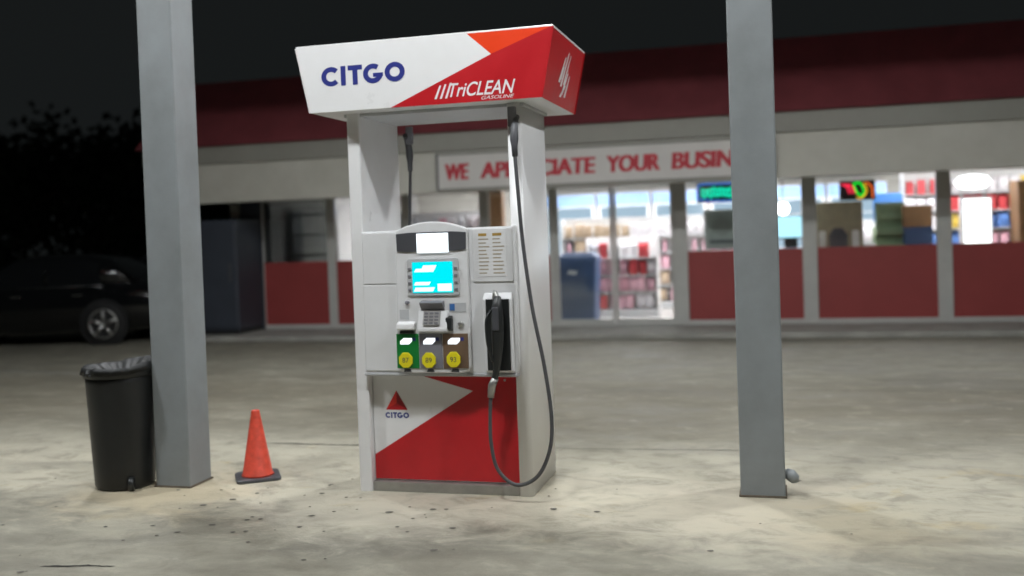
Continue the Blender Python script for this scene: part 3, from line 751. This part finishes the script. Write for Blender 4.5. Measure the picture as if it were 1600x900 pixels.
bp = empty('poster', SW(5.80, 1.6, 1.55), -SYW, 'blue and orange poster hanging over the counter behind the window', 'poster')
box('sheet', M['blue'], bp, -.2, .25, 0, .01, 0, .45); box('orange_block', M['orange'], bp, .05, .22, -.004, -.001, .02, .16)
for x in (-.15, .2): MB().tube([(x, .005, .45), (x, .005, 1.065)], .003, 6).build('hanging_wire', M['steel'], bp)
lb = empty('light_box', SW(7.02, 1.0, 1.115), -SYW, 'tall blown-out white light box on the counter in the right window', 'light box')
box('case', M['pgrey'], lb, -.22, .22, .01, .2, 0, .76, .006); box('lit_face', glow('white light box', (1, .98, 1), 3.2), lb, -.19, .19, 0, .009, .03, .73)
gl = empty('dome_lamp', SW(6.95, .9, 2.10), -SYW, 'wide oval white lamp hanging above the light box in the window', 'lamp')
MB().lathe([(.02, -.11), (.18, -.09), (.26, 0), (.20, .08), (.04, .11)], 24).build('dome', glow('oval lamp', (1, .98, 1), 4), gl)
MB().tube([(0, 0, .11), (0, 0, .52)], .008, 6).build('stem', M['steel'], gl)
bk = empty('brown_cupboard', SW(7.95, .6, WZ + .005), -SYW, 'tall dark brown cupboard inside at the edge of the right window', 'cupboard')
box('carcass', M['brownwood'], bk, -.45, .45, 0, .5, 0, 2.0, .01)
for s in (-.44, .01): box('cupboard_door', M['brownwood'], bk, s, s + .43, -.02, -.001, .05, 1.95, .006)
# dim shelf behind the tinted window
ds = empty('storage_shelf', SW(-3.75, .75, WZ + .005), -SYW, 'grey storage shelf standing behind the dim tinted window', 'shelf')
for x in (-.36, .32): box('upright', M['mgrey'], ds, x, x + .04, -.2, .2, 0, 2.0)
for z in (.5, 1.2, 1.55, 1.9): box('board', M['mgrey'], ds, -.319, .319, -.2, .2, z, z + .03)

# ------------------------------------------------------------------ cars in the dark
M['carblack'] = mat('black car paint', (.004, .0045, .005), .14, var=.1, coat=.6)
M['cargrey'] = mat('grey car paint', (.10, .10, .105), .22, var=.1, coat=.6)
M['carglass'] = mat('dark car glass', (.008, .009, .010), .06, var=0)
M['tyre'] = mat('tyre rubber', (.015, .015, .015), .8, var=.2)
M['rim'] = mat('alloy wheel', (.55, .55, .53), .28, .9, var=.1)
M['tail'] = mat('red tail light', (.25, .008, .01), .15, var=0)
M['headl'] = mat('clear headlight', (.5, .5, .5), .1, .4, var=0)
M['chrome'] = mat('chrome trim', (.65, .65, .65), .12, 1, var=0)
def sedan(name, loc, rz, paint, label):
    c = empty(name, loc, rz, label, 'car')
    secs = [(0.00, .62, .42, .70, .80), (.06, .78, .30, .78, .93), (.30, .86, .24, .86, 1.00), (.75, .90, .20, .90, 1.02), (1.3, .91, .19, .91, .98), (2.4, .91, .18, .90, .96), (3.3, .91, .19, .88, .95), (3.9, .89, .20, .82, .92), (4.35, .84, .24, .74, .82), (4.65, .74, .30, .64, .70), (4.74, .58, .38, .56, .60)]
    rings = []
    for x, hw, zb, zs, zt in secs:
        half = [(hw * .82, zb), (hw * .97, zb + .07), (hw, (zb + zs) / 2 - .03), (hw * 1.0, zs - .10), (hw * .965, zs), (hw * .86, zs + (zt - zs) * .75), (hw * .45, zt)]
        rings.append([(x, y, z) for y, z in half] + [(x, -y, z) for y, z in reversed(half)])
    body = MB().loft(rings).build('body', paint, c)
    cab = [(.55, .74, .98), (1.02, .66, 1.38), (1.35, .64, 1.45), (2.1, .64, 1.47), (2.55, .64, 1.42), (3.45, .72, .93)]
    rr = []
    for x, hw, zt in cab:
        rr.append([(x, .80, .90), (x, hw + (.80 - hw) * max(0, (1.45 - zt)) * .6, zt - .03), (x, hw * .75, zt), (x, -hw * .75, zt), (x, -(hw + (.80 - hw) * max(0, (1.45 - zt)) * .6), zt - .03), (x, -.80, .90)])
    cabin = MB().loft(rr).build('cabin', paint, c)
    for s in (-1, 1):
        def side(pts): return [(x, s * (.806 - (z - .90) * .29), z) for x, z in pts]
        for pts in (([(1.10, .95), (1.98, .95), (1.98, 1.36), (1.42, 1.37), (1.18, 1.30)]), ([(2.04, .95), (3.10, .95), (2.58, 1.34), (2.04, 1.37)])):
            P = side(pts); Q = [(x, y - s * .01, z) for x, y, z in P]; n = len(P)
            MB().add(P + Q, [tuple(range(n)), tuple(range(n, 2 * n))] + [(i, (i + 1) % n, (i + 1) % n + n, i + n) for i in range(n)]).build('side_window', M['carglass'], c)
        MB().tube([(.78, s * .80, .945), (3.2, s * .80, .945)], .009, 6).build('belt_trim', M['chrome'], c)
        box('door_handle', M['chrome'], c, 1.35, 1.52, s * .905 - .012, s * .905 + .012, .80, .825, .004)
        box('door_handle', M['chrome'], c, 2.35, 2.52, s * .905 - .012, s * .905 + .012, .80, .825, .004)
        MB().lathe([(.02, -.10), (.075, -.06), (.08, .05), (.05, .07)], 12, (2.95, s * .98, 1.0), 'x').build('wing_mirror', paint, c)
        box('tail_light', M['tail'], c, .03, .20, min(s * .60, s * .86), max(s * .60, s * .86), .74, .90, .02)
        box('headlight', M['headl'], c, 4.42, 4.60, min(s * .50, s * .78), max(s * .50, s * .78), .56, .68, .02)
        for x in (1.02, 3.78):
            MB().lathe([(.385, -.012), (.395, .0), (.385, .012)], 28, (x, s * .905, .345), 'y').build('wheel_arch', M['tyre'], c)
            wl = MB().lathe([(.20, -.105), (.30, -.11), (.335, -.085), (.342, 0), (.335, .085), (.30, .11), (.20, .105)], 32, (x, s * .835, .342), 'y').build('wheel', M['tyre'], c)
            rm = MB()
            rm.lathe([(.235, s * .095), (.24, s * .113), (.215, s * .116), (.205, s * .085)], 28, (x, s * .835, .342), 'y', cap=False)
            for k in range(5):
                a = k * 1.2566 + .3; ca, sa = math.cos(a), math.sin(a)
                rm.tube([(x + .03 * ca, s * (.835 + .10), .342 + .03 * sa), (x + .225 * ca, s * (.835 + .105), .342 + .225 * sa)], [.034, .022], 6)
            rm.lathe([(.05, s * .09), (.05, s * .118), (.001, s * .12)], 12, (x, s * .835, .342), 'y', cap=False)
            rm.build('rim', M['rim'], wl)
    MB().add([(.60, -.60, 1.02), (.60, .60, 1.02), (1.03, .52, 1.385), (1.03, -.52, 1.385)], [(0, 1, 2, 3)]).build('rear_window', M['carglass'], c)
    MB().add([(3.42, -.62, .965), (3.42, .62, .965), (2.60, .50, 1.425), (2.60, -.50, 1.425)], [(0, 1, 2, 3)]).build('windscreen', M['carglass'], c)
    box('bumper', paint, c, -.04, .10, -.66, .66, .40, .60, .03)
    return c
# rear of the black sedan points to the store; its forward axis points left in the picture
sedan('parked_car', (-5.55, 16.75, 0), R(180 - 1), M['carblack'], 'black sedan parked in the dark with its alloy rear wheel catching light')
sedan('parked_car', (-4.85, 20.6, 0), R(180 - 8), M['cargrey'], 'grey car parked behind the dark cabinet, beyond the black sedan')

# ------------------------------------------------------------------ dark trees at the edge of the lot
M['bark'] = mat('bark', (.07, .055, .04), .9, var=.3)
M['leaf'] = mat('dark leaves', (.02, .03, .014), .85, var=.4, vscale=2)
def tree(x, y, h, rx, label, seed):
    rnd = random.Random(seed)
    t = empty('background_tree', (x, y, 0), 0, label, 'tree', 'trees beyond the parked cars')
    tr = MB(); top = h * .72
    tr.tube(spline([(0, 0, 0), (.1, 0, h * .25), (-.05, .1, h * .5), (.05, 0, top)], 5), [.22 * (1 - .75 * i / 15) for i in range(16)], 8)
    cl_ = []
    for k in range(9):
        a = rnd.uniform(0, 6.28); z0 = h * rnd.uniform(.25, .6); r_ = rx * rnd.uniform(.45, .9)
        e = (r_ * math.cos(a), r_ * math.sin(a), min(h * .93, z0 + h * rnd.uniform(.15, .35)))
        tr.tube([(0, 0, z0), (e[0] * .5, e[1] * .5, (z0 + e[2]) / 2 + .15), e], [.09, .06, .025], 6); cl_.append(e)
    tr.build('trunk', M['bark'], t)
    cl_ += [(rnd.gauss(0, rx * .4), rnd.gauss(0, rx * .4), h * rnd.uniform(.15, .92)) for _ in range(30)]
    lf = MB()
    for cx, cy, cz in cl_:
        for _ in range(170):
            d = Vector((rnd.gauss(0, 1), rnd.gauss(0, 1), rnd.gauss(0, .8))) * rx * .2
            p = Vector((cx, cy, cz)) + d
            if p.z < .6: continue
            a = Vector((rnd.uniform(-1, 1), rnd.uniform(-1, 1), rnd.uniform(-1, 1))).normalized(); b = a.orthogonal(); s = rnd.uniform(.1, .2)
            lf.add([tuple(p - a * s), tuple(p + b * s * .5), tuple(p + a * s), tuple(p - b * s * .5)], [(0, 1, 2, 3)])
    lf.build('crown', M['leaf'], t)
tree(-14.6, 28, 5.0, 2.6, 'broad unlit tree behind the black sedan', 1)
tree(-11.0, 30, 5.0, 2.6, 'rounded unlit tree beside the end of the store roof', 2)
tree(-18.6, 30, 5.6, 3.0, 'tallest unlit tree at the dark edge of the lot', 3)
tree(-7.6, 32, 4.4, 2.4, 'small unlit tree peeking out past the store corner', 4)
